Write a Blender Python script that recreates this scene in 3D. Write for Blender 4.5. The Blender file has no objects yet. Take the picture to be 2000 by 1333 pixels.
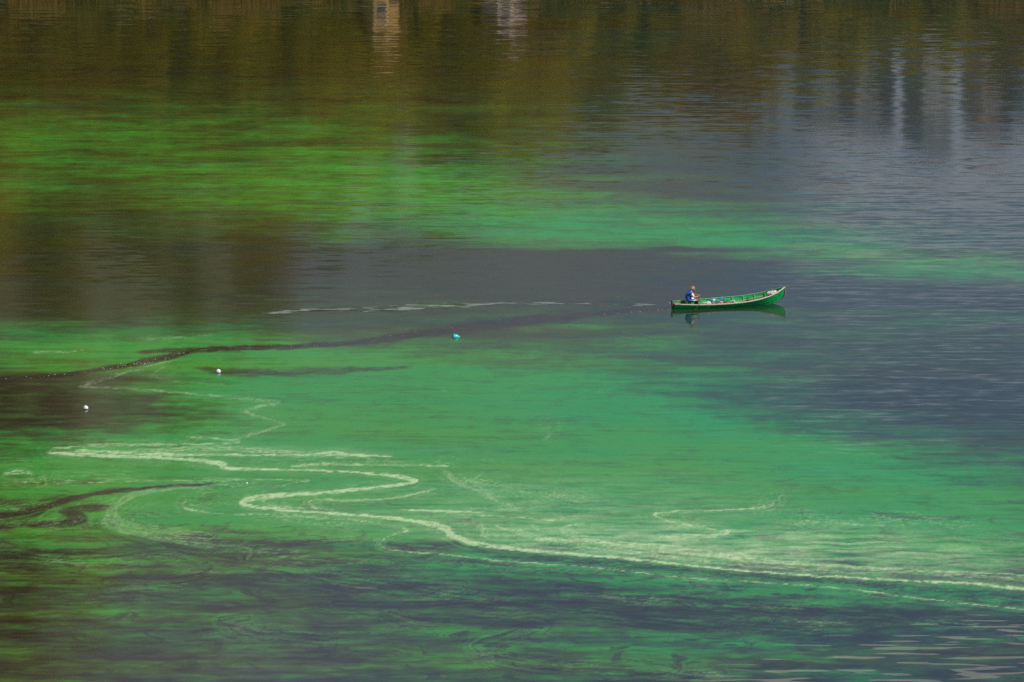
import bpy, bmesh, math, random
import numpy as np
from mathutils import Vector, Matrix, noise as mnoise

# ------------------------------------------------------------------ camera, sky, sun, exposure
S = bpy.context.scene
COL = S.collection
R = math.radians
HC, PITCH, LENS = 69.3, R(12.4), 200.0          # camera height over the lake, tilt, focal length
FPX = 2000 * LENS / 36.0
cam_d = bpy.data.cameras.new("camera")
cam_d.lens, cam_d.sensor_width = LENS, 36.0
cam_d.clip_start, cam_d.clip_end = 1.0, 40000.0
cam = bpy.data.objects.new("camera", cam_d)
cam.location = (0, 0, HC)
cam.rotation_euler = (math.pi / 2 - PITCH, 0, 0)
COL.objects.link(cam)
S.camera = cam

SUN_EL, SUN_AZ = R(54), R(-28)                    # azimuth measured from +X (right) towards +Y (away)
sdir = Vector((math.cos(SUN_EL) * math.cos(SUN_AZ), math.cos(SUN_EL) * math.sin(SUN_AZ), math.sin(SUN_EL)))
CLOUD_AT = (24.97, 16.92, 0.0)
W = bpy.data.worlds.new("World")
S.world = W
W.use_nodes = True
wn, wl = W.node_tree.nodes, W.node_tree.links
wn.clear()
sky = wn.new("ShaderNodeTexSky")
sky.sky_type = 'NISHITA'
sky.sun_disc = False
sky.sun_elevation = SUN_EL
sky.sun_rotation = math.pi / 2 - SUN_AZ
sky.altitude = 600
sky.air_density, sky.dust_density, sky.ozone_density = 1.0, 0.25, 2.0
bg = wn.new("ShaderNodeBackground")
bg.inputs[1].default_value = 0.08
wo = wn.new("ShaderNodeOutputWorld")
# broken fair-weather cloud on a level deck overhead
wt = wn.new("ShaderNodeTexCoord")
wsep = wn.new("ShaderNodeSeparateXYZ")
wl.new(wt.outputs["Generated"], wsep.inputs[0])
def wmath(op, a, b=0.0):
    x = wn.new("ShaderNodeMath"); x.operation = op
    for i, q in enumerate((a, b)):
        if isinstance(q, bpy.types.NodeSocket):
            wl.new(q, x.inputs[i])
        else:
            x.inputs[i].default_value = q
    return x.outputs[0]
wz = wmath('MAXIMUM', wsep.outputs[2], 0.03)
wc = wn.new("ShaderNodeCombineXYZ")
wl.new(wmath('DIVIDE', wsep.outputs[0], wz), wc.inputs[0])
wl.new(wmath('DIVIDE', wsep.outputs[1], wz), wc.inputs[1])
wm = wn.new("ShaderNodeMapping")
wl.new(wc.outputs[0], wm.inputs[0])
wm.inputs["Location"].default_value = CLOUD_AT
wx = wn.new("ShaderNodeTexNoise")
wx.inputs["Scale"].default_value = 0.55
wx.inputs["Detail"].default_value = 7
wl.new(wm.outputs[0], wx.inputs["Vector"])
wr = wn.new("ShaderNodeValToRGB")
wr.color_ramp.elements[0].position, wr.color_ramp.elements[1].position = .53, .66
wr.color_ramp.elements[0].color = (.045, .045, .045, 1)      # thin high veil everywhere
wl.new(wx.outputs[0], wr.inputs[0])
wmx = wn.new("ShaderNodeMix"); wmx.data_type = 'RGBA'
wl.new(wr.outputs[0], wmx.inputs[0])
wl.new(sky.outputs[0], wmx.inputs[6])
wmx.inputs[7].default_value = (17.0, 16.3, 16.6, 1)
wl.new(wmx.outputs[2], bg.inputs[0])
wl.new(bg.outputs[0], wo.inputs[0])
sun_d = bpy.data.lights.new("sun", 'SUN')
sun_d.energy, sun_d.angle, sun_d.color = 4.6, R(0.53), (1.0, 0.95, 0.87)
sun = bpy.data.objects.new("sun", sun_d)
sun.rotation_euler = sdir.to_track_quat('Z', 'Y').to_euler()
sun.location = (300, 300, 300)
COL.objects.link(sun)
S.view_settings.view_transform = 'Standard'
S.view_settings.look = 'None'
S.view_settings.exposure = -0.04
S.view_settings.gamma = 1.0
S.view_settings.use_curve_mapping = False
S.cycles.use_denoising = False
S.cycles.denoiser = 'OPENIMAGEDENOISE'
S.cycles.denoising_input_passes = 'RGB_ALBEDO_NORMAL'
S.cycles.max_bounces = 6
S.cycles.caustics_reflective = False
S.cycles.caustics_refractive = False
S.cycles.volume_bounces = 0
S.cycles.sample_clamp_indirect = 6.0

# ------------------------------------------------------------------ helpers
def lake_point(u, v, z=0.0):
    """point at height z that the photograph shows at pixel (u, v) of 2000 x 1333"""
    a, b = (u - 1000) / FPX, (666.5 - v) / FPX
    dx, dy, dz = a, math.cos(PITCH) + b * math.sin(PITCH), -math.sin(PITCH) + b * math.cos(PITCH)
    t = (z - HC) / dz
    return Vector((dx * t, dy * t, z))

def tag(o, label=None, cat=None, group=None, kind=None):
    for k, val in (("label", label), ("category", cat), ("group", group), ("kind", kind)):
        if val is not None:
            o[k] = val
    return o

def link(name, data, parent=None, mat=None):
    o = bpy.data.objects.new(name, data)
    COL.objects.link(o)
    if parent is not None:
        o.parent = parent
    if mat is not None and data is not None:
        data.materials.append(mat)
    return o

def from_bm(name, bm, mat=None, parent=None, smooth=False):
    me = bpy.data.meshes.new(name)
    bm.normal_update()
    bm.to_mesh(me)
    bm.free()
    if smooth:
        me.polygons.foreach_set("use_smooth", [True] * len(me.polygons))
    return link(name, me, parent, mat)

def copy_tree(o, parent=None):
    c = o.copy()
    COL.objects.link(c)
    c.parent = parent
    for ch in list(o.children):
        copy_tree(ch, c)
    return c

def box(bm, c, s, rot=None):
    m = Matrix.Translation(c) @ (rot.to_4x4() if rot else Matrix()) @ Matrix.Diagonal((s[0], s[1], s[2], 1))
    return bmesh.ops.create_cube(bm, size=1.0, matrix=m)['verts']

def tube(bm, pts, radii, n=8, cap=True):
    pts = [Vector(p) for p in pts]
    if not hasattr(radii, '__len__'):
        radii = [radii] * len(pts)
    rings = []
    for i, p in enumerate(pts):
        t = (pts[min(i + 1, len(pts) - 1)] - pts[max(i - 1, 0)]).normalized()
        a = t.cross(Vector((0, 0, 1)) if abs(t.z) < 0.9 else Vector((1, 0, 0))).normalized()
        b = t.cross(a)
        rings.append([bm.verts.new(p + radii[i] * (math.cos(2 * math.pi * k / n) * a + math.sin(2 * math.pi * k / n) * b)) for k in range(n)])
    for r0, r1 in zip(rings, rings[1:]):
        for k in range(n):
            bm.faces.new((r0[k], r0[(k + 1) % n], r1[(k + 1) % n], r1[k]))
    if cap:
        bm.faces.new(rings[0][::-1])
        bm.faces.new(rings[-1])

def mat(name, col, rough=0.6, var=0.12, scale=6.0, spec=0.3, dark=None, bump=0.0, trans=0.0):
    """base colour broken up by noise, optional second wear colour"""
    m = bpy.data.materials.new(name)
    m.use_nodes = True
    n, l = m.node_tree.nodes, m.node_tree.links
    b = n["Principled BSDF"]
    b.inputs["Roughness"].default_value = rough
    b.inputs["Specular IOR Level"].default_value = spec
    tc = n.new("ShaderNodeTexCoord")
    nz = n.new("ShaderNodeTexNoise")
    nz.inputs["Scale"].default_value = scale
    nz.inputs["Detail"].default_value = 6
    l.new(tc.outputs["Object"], nz.inputs["Vector"])
    rp = n.new("ShaderNodeValToRGB")
    d = dark if dark else tuple(c * (1 - 2.2 * var) for c in col)
    rp.color_ramp.elements[0].position, rp.color_ramp.elements[1].position = 0.32, 0.62
    rp.color_ramp.elements[0].color = (*d, 1)
    rp.color_ramp.elements[1].color = (*col, 1)
    l.new(nz.outputs[0], rp.inputs[0])
    l.new(rp.outputs[0], b.inputs["Base Color"])
    if bump:
        bp = n.new("ShaderNodeBump")
        bp.inputs["Strength"].default_value = bump
        bp.inputs["Distance"].default_value = 0.02
        l.new(nz.outputs[0], bp.inputs["Height"])
        l.new(bp.outputs[0], b.inputs["Normal"])
    return m

# gradient noise on numpy arrays
_rng = np.random.RandomState(7)
_PERM = np.tile(_rng.permutation(512), 2).astype(np.int32)
_ANG = _rng.rand(512).astype(np.float32) * 2 * np.pi
_GX, _GY = np.cos(_ANG), np.sin(_ANG)
def pn(x, y, seed=0):
    x = np.asarray(x, np.float32) + seed * 17.31
    y = np.asarray(y, np.float32) + seed * 9.73
    xi, yi = np.floor(x), np.floor(y)
    fx, fy = x - xi, y - yi
    xi, yi = xi.astype(np.int32) & 511, yi.astype(np.int32) & 511
    x1, y1 = (xi + 1) & 511, (yi + 1) & 511
    def g(a, b, dx, dy):
        h = _PERM[(_PERM[a] + b) & 511]
        return _GX[h] * dx + _GY[h] * dy
    sx, sy = fx * fx * fx * (fx * (fx * 6 - 15) + 10), fy * fy * fy * (fy * (fy * 6 - 15) + 10)
    a = g(xi, yi, fx, fy) * (1 - sx) + g(x1, yi, fx - 1, fy) * sx
    b = g(xi, y1, fx, fy - 1) * (1 - sx) + g(x1, y1, fx - 1, fy - 1) * sx
    return (a * (1 - sy) + b * sy) * 1.5
def fbm(x, y, seed=0, oct=4, gain=0.5):
    t, a = 0, 1.0
    for i in range(oct):
        t = t + a * pn(x * 2 ** i, y * 2 ** i, seed + i * 3)
        a *= gain
    return t
def sstep(a, b, x):
    t = np.clip((x - a) / (b - a), 0, 1)
    return t * t * (3 - 2 * t)

# ------------------------------------------------------------------ the lake: one sheet, algae charted onto it
SHORE_Y = 446.0
def build_lake():
    # rows (constant distance) and columns (constant x), dense where the bloom lies, wide beyond
    vv = np.concatenate([np.linspace(-34, 1400, 760)])
    b = (666.5 - vv) / FPX
    ys = HC * (math.cos(PITCH) + b * math.sin(PITCH)) / (math.sin(PITCH) - b * math.cos(PITCH))
    ys = np.concatenate([[-400, 0, 80, 140, 180, 200, 215], ys[::-1], [452, 456, 462, 480]])
    ys = np.unique(np.round(ys, 4))
    xs = np.linspace(-47, 47, 1120)
    e = np.array([48, 50, 54, 60, 70, 90, 130, 220, 400, 900, 2500, 6000])
    xs = np.concatenate([-e[::-1], xs, e])
    X, Y = np.meshgrid(xs, ys)
    X, Y = X.astype(np.float32), Y.astype(np.float32)
    ny, nx = X.shape
    dep = Y * math.cos(PITCH) + HC * math.sin(PITCH)
    dep = np.maximum(dep, 60)
    U = 1000 + FPX * X / dep
    V = 666.5 - FPX * (Y * math.sin(PITCH) - HC * math.cos(PITCH)) / dep
    U = np.clip(U, -600, 2600)
    V = np.clip(V, -60, 1700)

    # ragged drift: everything floating is pushed about by small eddies
    du = 16 * fbm(U / 120, V / 22, 1, 3)
    dv = 3.2 * fbm(U / 110, V / 18, 5, 4)
    Uw, Vw = U + du, V + dv

    def blob(cu, cv, su, sv, a, p=2.0, tilt=0.0):
        dy_ = Vw - cv - tilt * (Uw - cu)
        return a * np.exp(-(np.abs((Uw - cu) / su) ** p + np.abs(dy_ / sv) ** p))

    A = 0.015 + 0.05 * sstep(60, 300, V)
    plus = [  # centre u, v, half-widths, amount, hardness, tilt
        (430, 345, 520, 90, .40, 2), (820, 370, 380, 75, .50, 2), (200, 260, 380, 50, .18, 2), (560, 225, 620, 70, .20, 2),
        (1180, 440, 400, 52, .62, 2.5), (1720, 515, 420, 34, .62, 3, .055), (1480, 462, 420, 26, .3, 2),
        (60, 300, 80, 90, .25, 2),
        (150, 680, 420, 48, .62, 2.5), (520, 700, 380, 40, .5, 2),
        (840, 800, 620, 110, .95, 3, -.02), (1250, 880, 480, 75, .62, 2), (520, 780, 260, 55, .35, 2),
        (1450, 985, 720, 125, .85, 3, .05), (760, 980, 620, 95, .75, 3), (120, 905, 420, 75, .55, 2.5),
        (1750, 1010, 420, 90, .4, 2), (300, 1010, 420, 60, .4, 2.5),
        (150, 1130, 420, 110, .30, 2), (520, 1220, 460, 70, .30, 2), (1080, 1255, 420, 60, .38, 2), (1450, 1262, 420, 45, .40, 2),
        (1100, 1125, 620, 34, .5, 2, .045), (1750, 1165, 420, 34, .62, 2.5, .03), (1000, 1330, 900, 60, .25, 2),
        (1650, 700, 420, 110, .10, 2), (1750, 600, 320, 22, .18, 2), (1900, 625, 200, 20, .16, 2),
        (850, 590, 520, 70, .14, 2), (1250, 640, 420, 40, .14, 2),
    ]
    for t in plus:
        A = A + blob(*t)
    minus = [
        (1150, 519, 470, 30, .45, 3, .012), (620, 540, 500, 60, .05, 2), (1350, 489, 240, 4.5, .5, 3, -.012), (1500, 514, 170, 7, .25, 2),
        (1700, 580, 700, 26, .35, 3, .014), (300, 810, 400, 34, .38, 2), (80, 790, 200, 40, .22, 2),
        (700, 1128, 380, 42, .16, 2, .06), (620, 1070, 330, 24, .2, 2), (1450, 1200, 640, 20, .26, 2, .035), (1850, 1225, 330, 36, .3, 2), (1200, 1205, 420, 30, .2, 2, .03),
        (420, 1055, 190, 26, .35, 2), (1100, 900, 330, 9, .35, 2), (1300, 896, 240, 8, .22, 2),
        (120, 1290, 700, 34, .2, 2), (1000, 1170, 260, 10, .5, 2), (1250, 1185, 300, 14, .4, 2, .03),
        (240, 740, 260, 10, .25, 2), (1750, 770, 420, 60, .12, 2),
    ]
    for t in minus:
        A = A - blob(*t)

    # patchiness: drawn-out streaks everywhere, coarser and stronger in the near, broken bloom
    near = sstep(880, 1150, V)
    st1 = fbm(Uw / 210, Vw / 17, 11, 4)
    st2 = fbm(Uw / 55, Vw / 5.5, 17, 3)
    A = np.maximum(A, .08 + .19 * near)
    A = A + st1 * (.20 + .18 * near) * sstep(.03, .3, A) + st2 * (.06 + .17 * near) * sstep(.03, .35, A)
    left = sstep(760, 300, U) * sstep(720, 780, V) * sstep(1000, 880, V)
    A = A + left * .30 * fbm(Uw / 90, Vw / 8, 23, 4)
    lime = sstep(230, 300, V) * sstep(480, 400, V) * sstep(1250, 700, U)
    A = A + lime * .09 * fbm(Uw / 160, Vw / 7, 29, 3)

    scum = np.zeros_like(A)
    rip = np.zeros_like(A)

    def curve(pts, per=10):
        p = np.array(pts, np.float32)
        q = np.vstack([2 * p[0] - p[1], p, 2 * p[-1] - p[-2]])
        out = []
        for i in range(1, len(q) - 2):
            t = np.linspace(0, 1, per, endpoint=False)[:, None]
            a, b_, c, d = q[i - 1], q[i], q[i + 1], q[i + 2]
            out.append(.5 * (2 * b_ + (c - a) * t + (2 * a - 5 * b_ + 4 * c - d) * t ** 2 + (3 * b_ - a - 3 * c + d) * t ** 3))
        out.append(p[-1:])
        return np.vstack(out)

    rowv = V[:, nx // 2]
    def field(pts, reach):
        """signed distance and arc length to a drawn curve, in the sheet's chart"""
        c = curve(pts)
        D = np.full(A.shape, 1e6, np.float32)
        Sx = np.zeros(A.shape, np.float32)
        Wd = np.zeros(A.shape, np.float32)
        s = 0.0
        m = reach + 14
        for i in range(len(c) - 1):
            (u0, v0, w0), (u1, v1, w1) = c[i], c[i + 1]
            L = math.hypot(u1 - u0, v1 - v0) + 1e-6
            rows = np.where((rowv > min(v0, v1) - m) & (rowv < max(v0, v1) + m))[0]
            if len(rows):
                r0, r1 = rows[0], rows[-1] + 1
                uu = U[r0:r1]
                cols = np.where((uu.min(0) < max(u0, u1) + m) & (uu.max(0) > min(u0, u1) - m))[0]
                if len(cols):
                    c0, c1 = cols[0], cols[-1] + 1
                    a, b2 = Uf[r0:r1, c0:c1] - u0, Vf[r0:r1, c0:c1] - v0
                    tx, ty = (u1 - u0) / L, (v1 - v0) / L
                    t = np.clip(a * tx + b2 * ty, 0, L)
                    ex, ey = a - t * tx, b2 - t * ty
                    dd = np.hypot(ex, ey)
                    sg = np.sign(tx * b2 - ty * a)
                    better = dd < np.abs(D[r0:r1, c0:c1])
                    D[r0:r1, c0:c1] = np.where(better, dd * sg, D[r0:r1, c0:c1])
                    Sx[r0:r1, c0:c1] = np.where(better, s + t, Sx[r0:r1, c0:c1])
                    Wd[r0:r1, c0:c1] = np.where(better, w0 + (w1 - w0) * t / L, Wd[r0:r1, c0:c1])
            s += L
        return D, Sx, np.maximum(Wd, .3), s

    Uf = U + 4.5 * fbm(U / 40, V / 12, 31, 4)
    Vf = V + 1.3 * fbm(U / 34, V / 9, 37, 3) + .7 * pn(U / 11, V / 4, 38)

    FD = np.full(A.shape, 1e6, np.float32)
    FS = np.zeros(A.shape, np.float32)
    tally = [0]
    def near_curve(D, Sx):
        b_ = np.abs(D) < np.abs(FD)
        FD[b_] = D[b_]
        FS[b_] = Sx[b_] + 977.0 * tally[0]
        tally[0] += 1
    def streak(pts, amt=1.0, grain=.5, break_=0.0, seed=0, tail=40, soft=False, flow=True):
        D, Sx, Wd, L = field(pts, max(p[2] for p in pts) * 2.4 + (6 if soft or not flow else 44))
        if flow:
            near_curve(D, Sx)
        if not soft:
            Wd = Wd * .8
        prof = 1 - sstep(.3 if soft else .55, 1.15 if soft else 1.0, np.abs(D) / Wd * (1 + (.35 if soft else .15) * fbm(Sx / 60, D / 8, 49 + seed, 3)))
        fil = pn(Sx / 46, D / 1.7, 41 + seed) * .8 + pn(Sx / 17, D / 1.0, 43 + seed) * .5
        prof = prof * np.clip(1 - grain + grain * (1.0 + 1.5 * fil), 0, 1.25)
        if break_ > 0:
            prof = prof * (.22 + .78 * sstep(break_ - .45, break_ + .4, .5 + fbm(Sx / 30, D / 2.2, 47 + seed, 4)))
        if not soft:
            halo = np.exp(-np.abs(D) / (Wd * 1.3 + 2.5)) * np.clip(.45 + 1.1 * pn(Sx / 70, D / 2.4, 51 + seed) + .6 * pn(Sx / 22, D / 1.3, 52 + seed), 0, 1)
            prof = np.maximum(prof, halo * .42 * (np.abs(D) < 1e5))
        return amt * prof * sstep(0, tail, Sx) * sstep(L, L - tail, Sx)

    M = [(86, 884, 3), (175, 889, 6), (280, 893, 4.5), (385, 899, 5), (432, 907, 8), (440, 914, 6), (490, 916.5, 2.6), (595, 919, 2.6), (700, 923, 3),
         (765, 930, 4.5), (800, 936, 6), (812, 940, 5), (790, 946, 5.5), (700, 956, 5), (620, 963, 5), (545, 968, 6.5), (492, 974, 9), (474, 981, 8),
         (492, 989, 6), (560, 997, 4.5), (640, 1002, 4.5), (740, 1010, 5), (820, 1020, 6), (862, 1030, 8), (882, 1044, 9), (912, 1057, 8), (960, 1067, 6),
         (1050, 1077, 5), (1150, 1085, 4), (1250, 1094, 3.4), (1350, 1105, 3), (1500, 1119, 2.8), (1650, 1128, 2.6), (1800, 1136, 2.6), (1900, 1140, 3.5), (2060, 1158, 6)]
    scum = np.maximum(scum, streak(M, 1.0, .5, .12, tail=14))
    wisps = [
        ([(90, 882, 2), (130, 874, 4), (250, 869, 4.5), (400, 868, 3), (470, 862, 3), (350, 852, 1.5)], .55, .9, .25),
        ([(150, 884, 3), (300, 880, 6), (430, 876, 8), (560, 884, 7), (640, 890, 4), (760, 891, 2)], .5, 1.0, .3),
        ([(140, 880, 3), (230, 884, 5), (330, 888, 5), (460, 889, 3), (620, 889, 2.4), (700, 890, 2.5), (770, 892, 1.4)], .8, .7, .15),
        ([(600, 888, 1.5), (650, 884, 4), (690, 889, 3.2), (745, 891, 1.2)], .9, .5, 0),
        ([(560, 912, 1), (630, 907, 3), (700, 908, 2), (790, 909, 1.4), (880, 910, 1)], .75, .7, .2),
        ([(850, 950, 4), (840, 958, 4), (800, 967, 3.5), (760, 974, 3), (690, 978, 3), (620, 976, 3), (600, 982, 4), (620, 992, 3), (660, 998, 2)], .62, .9, .3),
        ([(530, 972, 2), (510, 980, 4), (535, 988, 4), (600, 994, 3)], .6, .9, .3),
        ([(780, 995, 2), (850, 998, 3.2), (900, 1000, 2.6), (945, 1001, 1.4)], .85, .5, 0),
        ([(930, 1006, 2), (1000, 1011, 2.5), (1090, 1017, 2)], .45, .8, .3),
        ([(860, 915, 6), (900, 945, 9), (940, 962, 8), (990, 985, 7), (1010, 990, 5)], .45, 1.0, .62),
        ([(950, 925, 4), (925, 942, 5), (960, 965, 4), (1000, 972, 3)], .3, 1.0, .6),
        ([(1150, 1022, 2), (1110, 1028, 3), (1098, 1036, 6), (1110, 1048, 6), (1150, 1058, 5), (1220, 1068, 5), (1320, 1078, 6), (1420, 1089, 6), (1560, 1101, 5), (1750, 1112, 4), (2050, 1125, 3)], .5, .8, .25),
        ([(1130, 1052, 2), (1220, 1063, 10), (1320, 1074, 14), (1430, 1088, 12), (1600, 1104, 8), (1800, 1119, 6), (2050, 1134, 5)], .42, 1.0, .4),
        ([(960, 1025, 3), (1010, 1040, 8), (1080, 1055, 8), (1170, 1070, 8), (1300, 1088, 7), (1450, 1104, 5), (1700, 1122, 4)], .42, 1.0, .35),
        ([(1005, 1030, 4), (1040, 1045, 5), (1100, 1058, 4)], .35, 1.0, .4),
        ([(930, 1022, 1.4), (945, 1032, 1.6), (940, 1045, 1.6), (965, 1056, 1.4)], .5, .6, .2),
        ([(1030, 1020, 1.4), (1045, 1032, 1.6), (1080, 1042, 1.5)], .5, .6, .2),
        ([(1260, 1051, 2), (1320, 1047, 4), (1390, 1046, 4), (1424, 1040, 4), (1400, 1034, 2.5), (1350, 1027, 2), (1300, 1016, 3), (1280, 1006, 4), (1310, 1000, 3), (1400, 997, 2.5), (1470, 993, 3), (1505, 986, 4), (1515, 978, 3)], .62, 1.0, .38),
        ([(1570, 1018, 1), (1680, 1025, 2), (1760, 1028, 1.4)], .4, 1.0, .5),
        ([(150, 755, 3), (300, 763, 3), (440, 776, 3), (535, 785, 4), (545, 788, 4), (500, 796, 5), (478, 805, 4), (545, 825, 4), (553, 831, 3), (515, 842, 5), (470, 856, 4), (430, 866, 3)], .36, 1.0, .38),
        ([(340, 704, 2), (290, 716, 4), (230, 732, 6), (160, 752, 7)], .3, 1.0, .45),
        ([(330, 712, 3), (300, 735, 4), (350, 746, 3), (450, 752, 2)], .22, 1.0, .45),
        ([(0, 928, 5), (40, 922, 6), (70, 930, 4)], .55, 1.0, .62), ([(0, 942, 3), (80, 941, 2)], .5, 1.0, .5),
        ([(110, 943, 1.2), (350, 939, 1.2), (592, 938, 1.5), (560, 946, 1.4), (518, 956, 1.2)], .5, .8, .35),
        ([(366, 972, 1), (355, 984, 2.4), (362, 993, 1.6), (420, 1003, 1.4), (525, 1006, 1.4), (700, 1017, 1.4), (760, 1027, 1.6), (800, 1036, 1.6), (770, 1044, 1.6), (744, 1060, 2.4), (742, 1067, 2.4), (765, 1075, 1.8), (860, 1083, 1.6),
          (980, 1096, 1.4), (1150, 1108, 1.3), (1320, 1127, 1.4), (1480, 1138, 1.4), (1650, 1150, 1.4), (1800, 1170, 1.5), (2050, 1196, 1.6)], .7, .7, .32),
        ([(60, 690, 3), (95, 686, 4), (130, 689, 3), (170, 683, 2)], .4, 1.0, .55), ([(260, 664, 3), (340, 660, 4), (420, 654, 2)], .25, 1.0, .55),
        ([(1060, 862, 3), (1072, 850, 5), (1070, 838, 3)], .35, 1.0, .55), ([(860, 760, 4), (875, 765, 4)], .3, 1.0, .55),
        ([(380, 1046, 2), (375, 1052, 2.5), (400, 1062, 2.5), (470, 1068, 2), (492, 1078, 3), (480, 1092, 2)], .24, 1.0, .2),
        ([(1510, 1212, 1), (1600, 1216, 2), (1680, 1217, 1)], .3, .7, .1), ([(640, 1138, 1), (700, 1148, 2), (740, 1150, 1)], .2, .7, .1),
    ]
    for i, (p, amt, gr, br) in enumerate(wisps):
        scum = np.maximum(scum, streak(p, amt, gr, br, i + 1, 12))
    # nested swirls at the near left
    for k in range(7):
        o = k * 6.5
        p = [(420 - o, 948 - k * .5, 2), (300 - o, 962, 2.5), (238 - o * .6, 985 + k * 1.5, 3), (232 - o * .5, 1010 + k * 3, 3.2), (280 + o, 1026 + k * 5, 2.5), (400 + o, 1036 + k * 6, 2)]
        scum = np.maximum(scum, streak(p, .30, 1.0, .35, 60 + k, 30))

    # lanes swept clear of algae: the dark boat and net trail and the near-left drains
    v_of = lambda q: sum(c[1] for c in q) / len(q)
    def lane(pts, amt, seed, gr=.35):
        return streak(pts, amt, gr, 0, 80 + seed, 30, True, v_of(pts) > 930)
    clear = np.zeros_like(A)
    lanes = [
        ([(1315, 604, 3), (1220, 608, 5), (1100, 620, 11), (960, 634, 15), (820, 652, 11), (700, 669, 7), (600, 676, 6), (480, 680, 6), (390, 684, 7), (330, 697, 9), (250, 713, 6), (120, 733, 7), (-40, 747, 9)], .95),
        ([(255, 690, 3), (320, 686, 6), (400, 682, 6)], .8),
        ([(370, 716, 2), (450, 727, 9), (560, 728, 10), (700, 722, 7), (815, 718, 3)], .6),
        ([(440, 945, 2), (320, 951, 4), (210, 961, 6), (130, 978, 9), (60, 998, 8), (-30, 1012, 7)], .95),
        ([(230, 990, 5), (180, 992, 10), (130, 1000, 13), (160, 1014, 12), (90, 1024, 9), (-30, 1032, 6)], .8),
        ([(100, 990, 5), (60, 1010, 6), (-20, 1020, 4)], .6),
        ([(655, 1180, 3), (780, 1183, 5), (900, 1178, 6), (940, 1178, 4)], .6),
        ([(760, 1194, 3), (820, 1212, 4), (930, 1218, 4), (1000, 1222, 8), (1060, 1225, 3)], .6),
        ([(1030, 1226, 2), (980, 1240, 4), (940, 1252, 3), (925, 1265, 2), (960, 1285, 2), (1050, 1302, 2.5), (1200, 1310, 3), (1400, 1318, 4)], .5),
        ([(480, 1205, 2), (430, 1214, 4), (450, 1222, 5), (520, 1240, 4), (640, 1252, 3)], .45),
        ([(1560, 833, 3), (1590, 846, 4), (1640, 852, 2)], .3), ([(1730, 886, 3), (1750, 894, 5), (1800, 898, 3)], .35),
        ([(1690, 1006, 3), (1800, 1011, 5), (1890, 1012, 4)], .3),
    ]
    for i, (p, a) in enumerate(lanes):
        clear = np.maximum(clear, lane(p, a, i))
    band = streak([(960, 1084, 8), (1150, 1097, 8), (1350, 1114, 7), (1550, 1130, 7), (1750, 1145, 7), (2050, 1172, 8)], .55, 1.0, .2, 95, 60)
    clear = np.maximum(clear, band)
    for gpts in ([(700, 1040, 1), (560, 1052, 1), (480, 1066, 1), (500, 1084, 1), (620, 1092, 1), (760, 1100, 1)], [(900, 1150, 1), (700, 1140, 1), (560, 1118, 1), (420, 1100, 1), (330, 1080, 1)],
                 [(420, 1104, 1), (400, 1120, 1), (330, 1134, 1), (210, 1142, 1)], [(1100, 1158, 1), (1400, 1180, 1), (1700, 1205, 1), (2050, 1240, 1)], [(640, 1120, 1), (860, 1160, 1), (1200, 1200, 1), (1600, 1235, 1)],
                 [(0, 1085, 1), (180, 1095, 1), (330, 1075, 1), (300, 1052, 1)], [(1300, 1010, 1), (1150, 985, 1), (1050, 960, 1), (900, 935, 1)]):
        Dg, Sg, _, _ = field(gpts, 40)
        near_curve(Dg, Sg)
    # marbling: filaments drawn out along the nearest line, light and dark
    fall = np.exp(-np.abs(FD) / 20.0)
    mar = pn(FS / 150, FD / 4.2, 101) * .9 + pn(FS / 70, FD / 2.0, 103) * .7 + pn(FS / 40, FD / 1.1, 107) * .35
    fil = np.clip(1 - np.abs(mar) * 3.0, 0, 1) ** 2
    mv = sstep(690, 900, V)
    A = A + mar * fall * (.38 + .16 * near) * mv
    scum = np.maximum(scum, (.34 + .22 * sstep(870, 900, V) * sstep(1110, 1060, V)) * fil * fall * mv * sstep(.12, .5, A) * np.clip(.45 + 1.2 * pn(U / 160, V / 30, 109), 0, 1))
    A = np.clip(A, 0.03, 1.0) * (1 - clear) * (1 - .22 * sstep(1060, 1180, V))
    scum = np.clip(scum * (1 - clear * .6), 0, 1)
    # chalky veil on the rich bloom between the two right-hand lines
    haze = blob(1430, 1070, 560, 40, .46, 2.2, .05) + blob(1100, 985, 330, 60, .22, 2) + blob(1700, 1060, 420, 50, .14, 2, .04) + blob(560, 880, 260, 9, .12, 2)
    above = sstep(6, -3, Vw - np.interp(Uw, [900, 1050, 1350, 1650, 2060], [1056, 1077, 1105, 1128, 1158]))
    scum = np.clip(scum + haze * above * np.clip(.75 + .9 * fbm(Uw / 110, Vw / 5, 53, 3), 0, 1.5), 0, 1)

    # ripple strength: nearly calm, wind lanes, the boat's wake, stronger chop at the near right corner
    rip = .48 + .25 * fbm(U / 300, V / 60, 61, 2)
    rip = rip + 1.0 * np.exp(-((V - 370) / 120) ** 2) * sstep(-200, 600, U) * (1 - .5 * sstep(1200, 1700, U)) + .5 * sstep(160, 60, V) * .3
    rip = rip + .5 * np.exp(-((V - 520) / 90) ** 2) * sstep(700, 200, U)
    rip = rip + .65 * np.exp(-(((U - 1750) / 420) ** 2 + ((V - 770) / 110) ** 2))
    rip = rip + 7 * sstep(17, 4, V) * sstep(850, 1050, U) * sstep(1750, 1350, U)
    rip = rip + 2.2 * sstep(300, 60, V)
    wake = np.zeros_like(A)
    for p, a in (([(500, 614, 3), (620, 605, 5), (760, 603, 9), (880, 597, 9), (1000, 592, 6), (1100, 594, 3)], .85), ([(1040, 594, 3), (1180, 594, 5), (1312, 595, 7)], .75),
                 ([(1180, 602, 2), (1312, 601, 4)], .35)):
        D, Sx, Wd, L = field(p, 16)
        wake = np.maximum(wake, a * (1 - sstep(.2, 1.0, np.abs(D) / Wd)) * sstep(0, 80, Sx))
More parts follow.
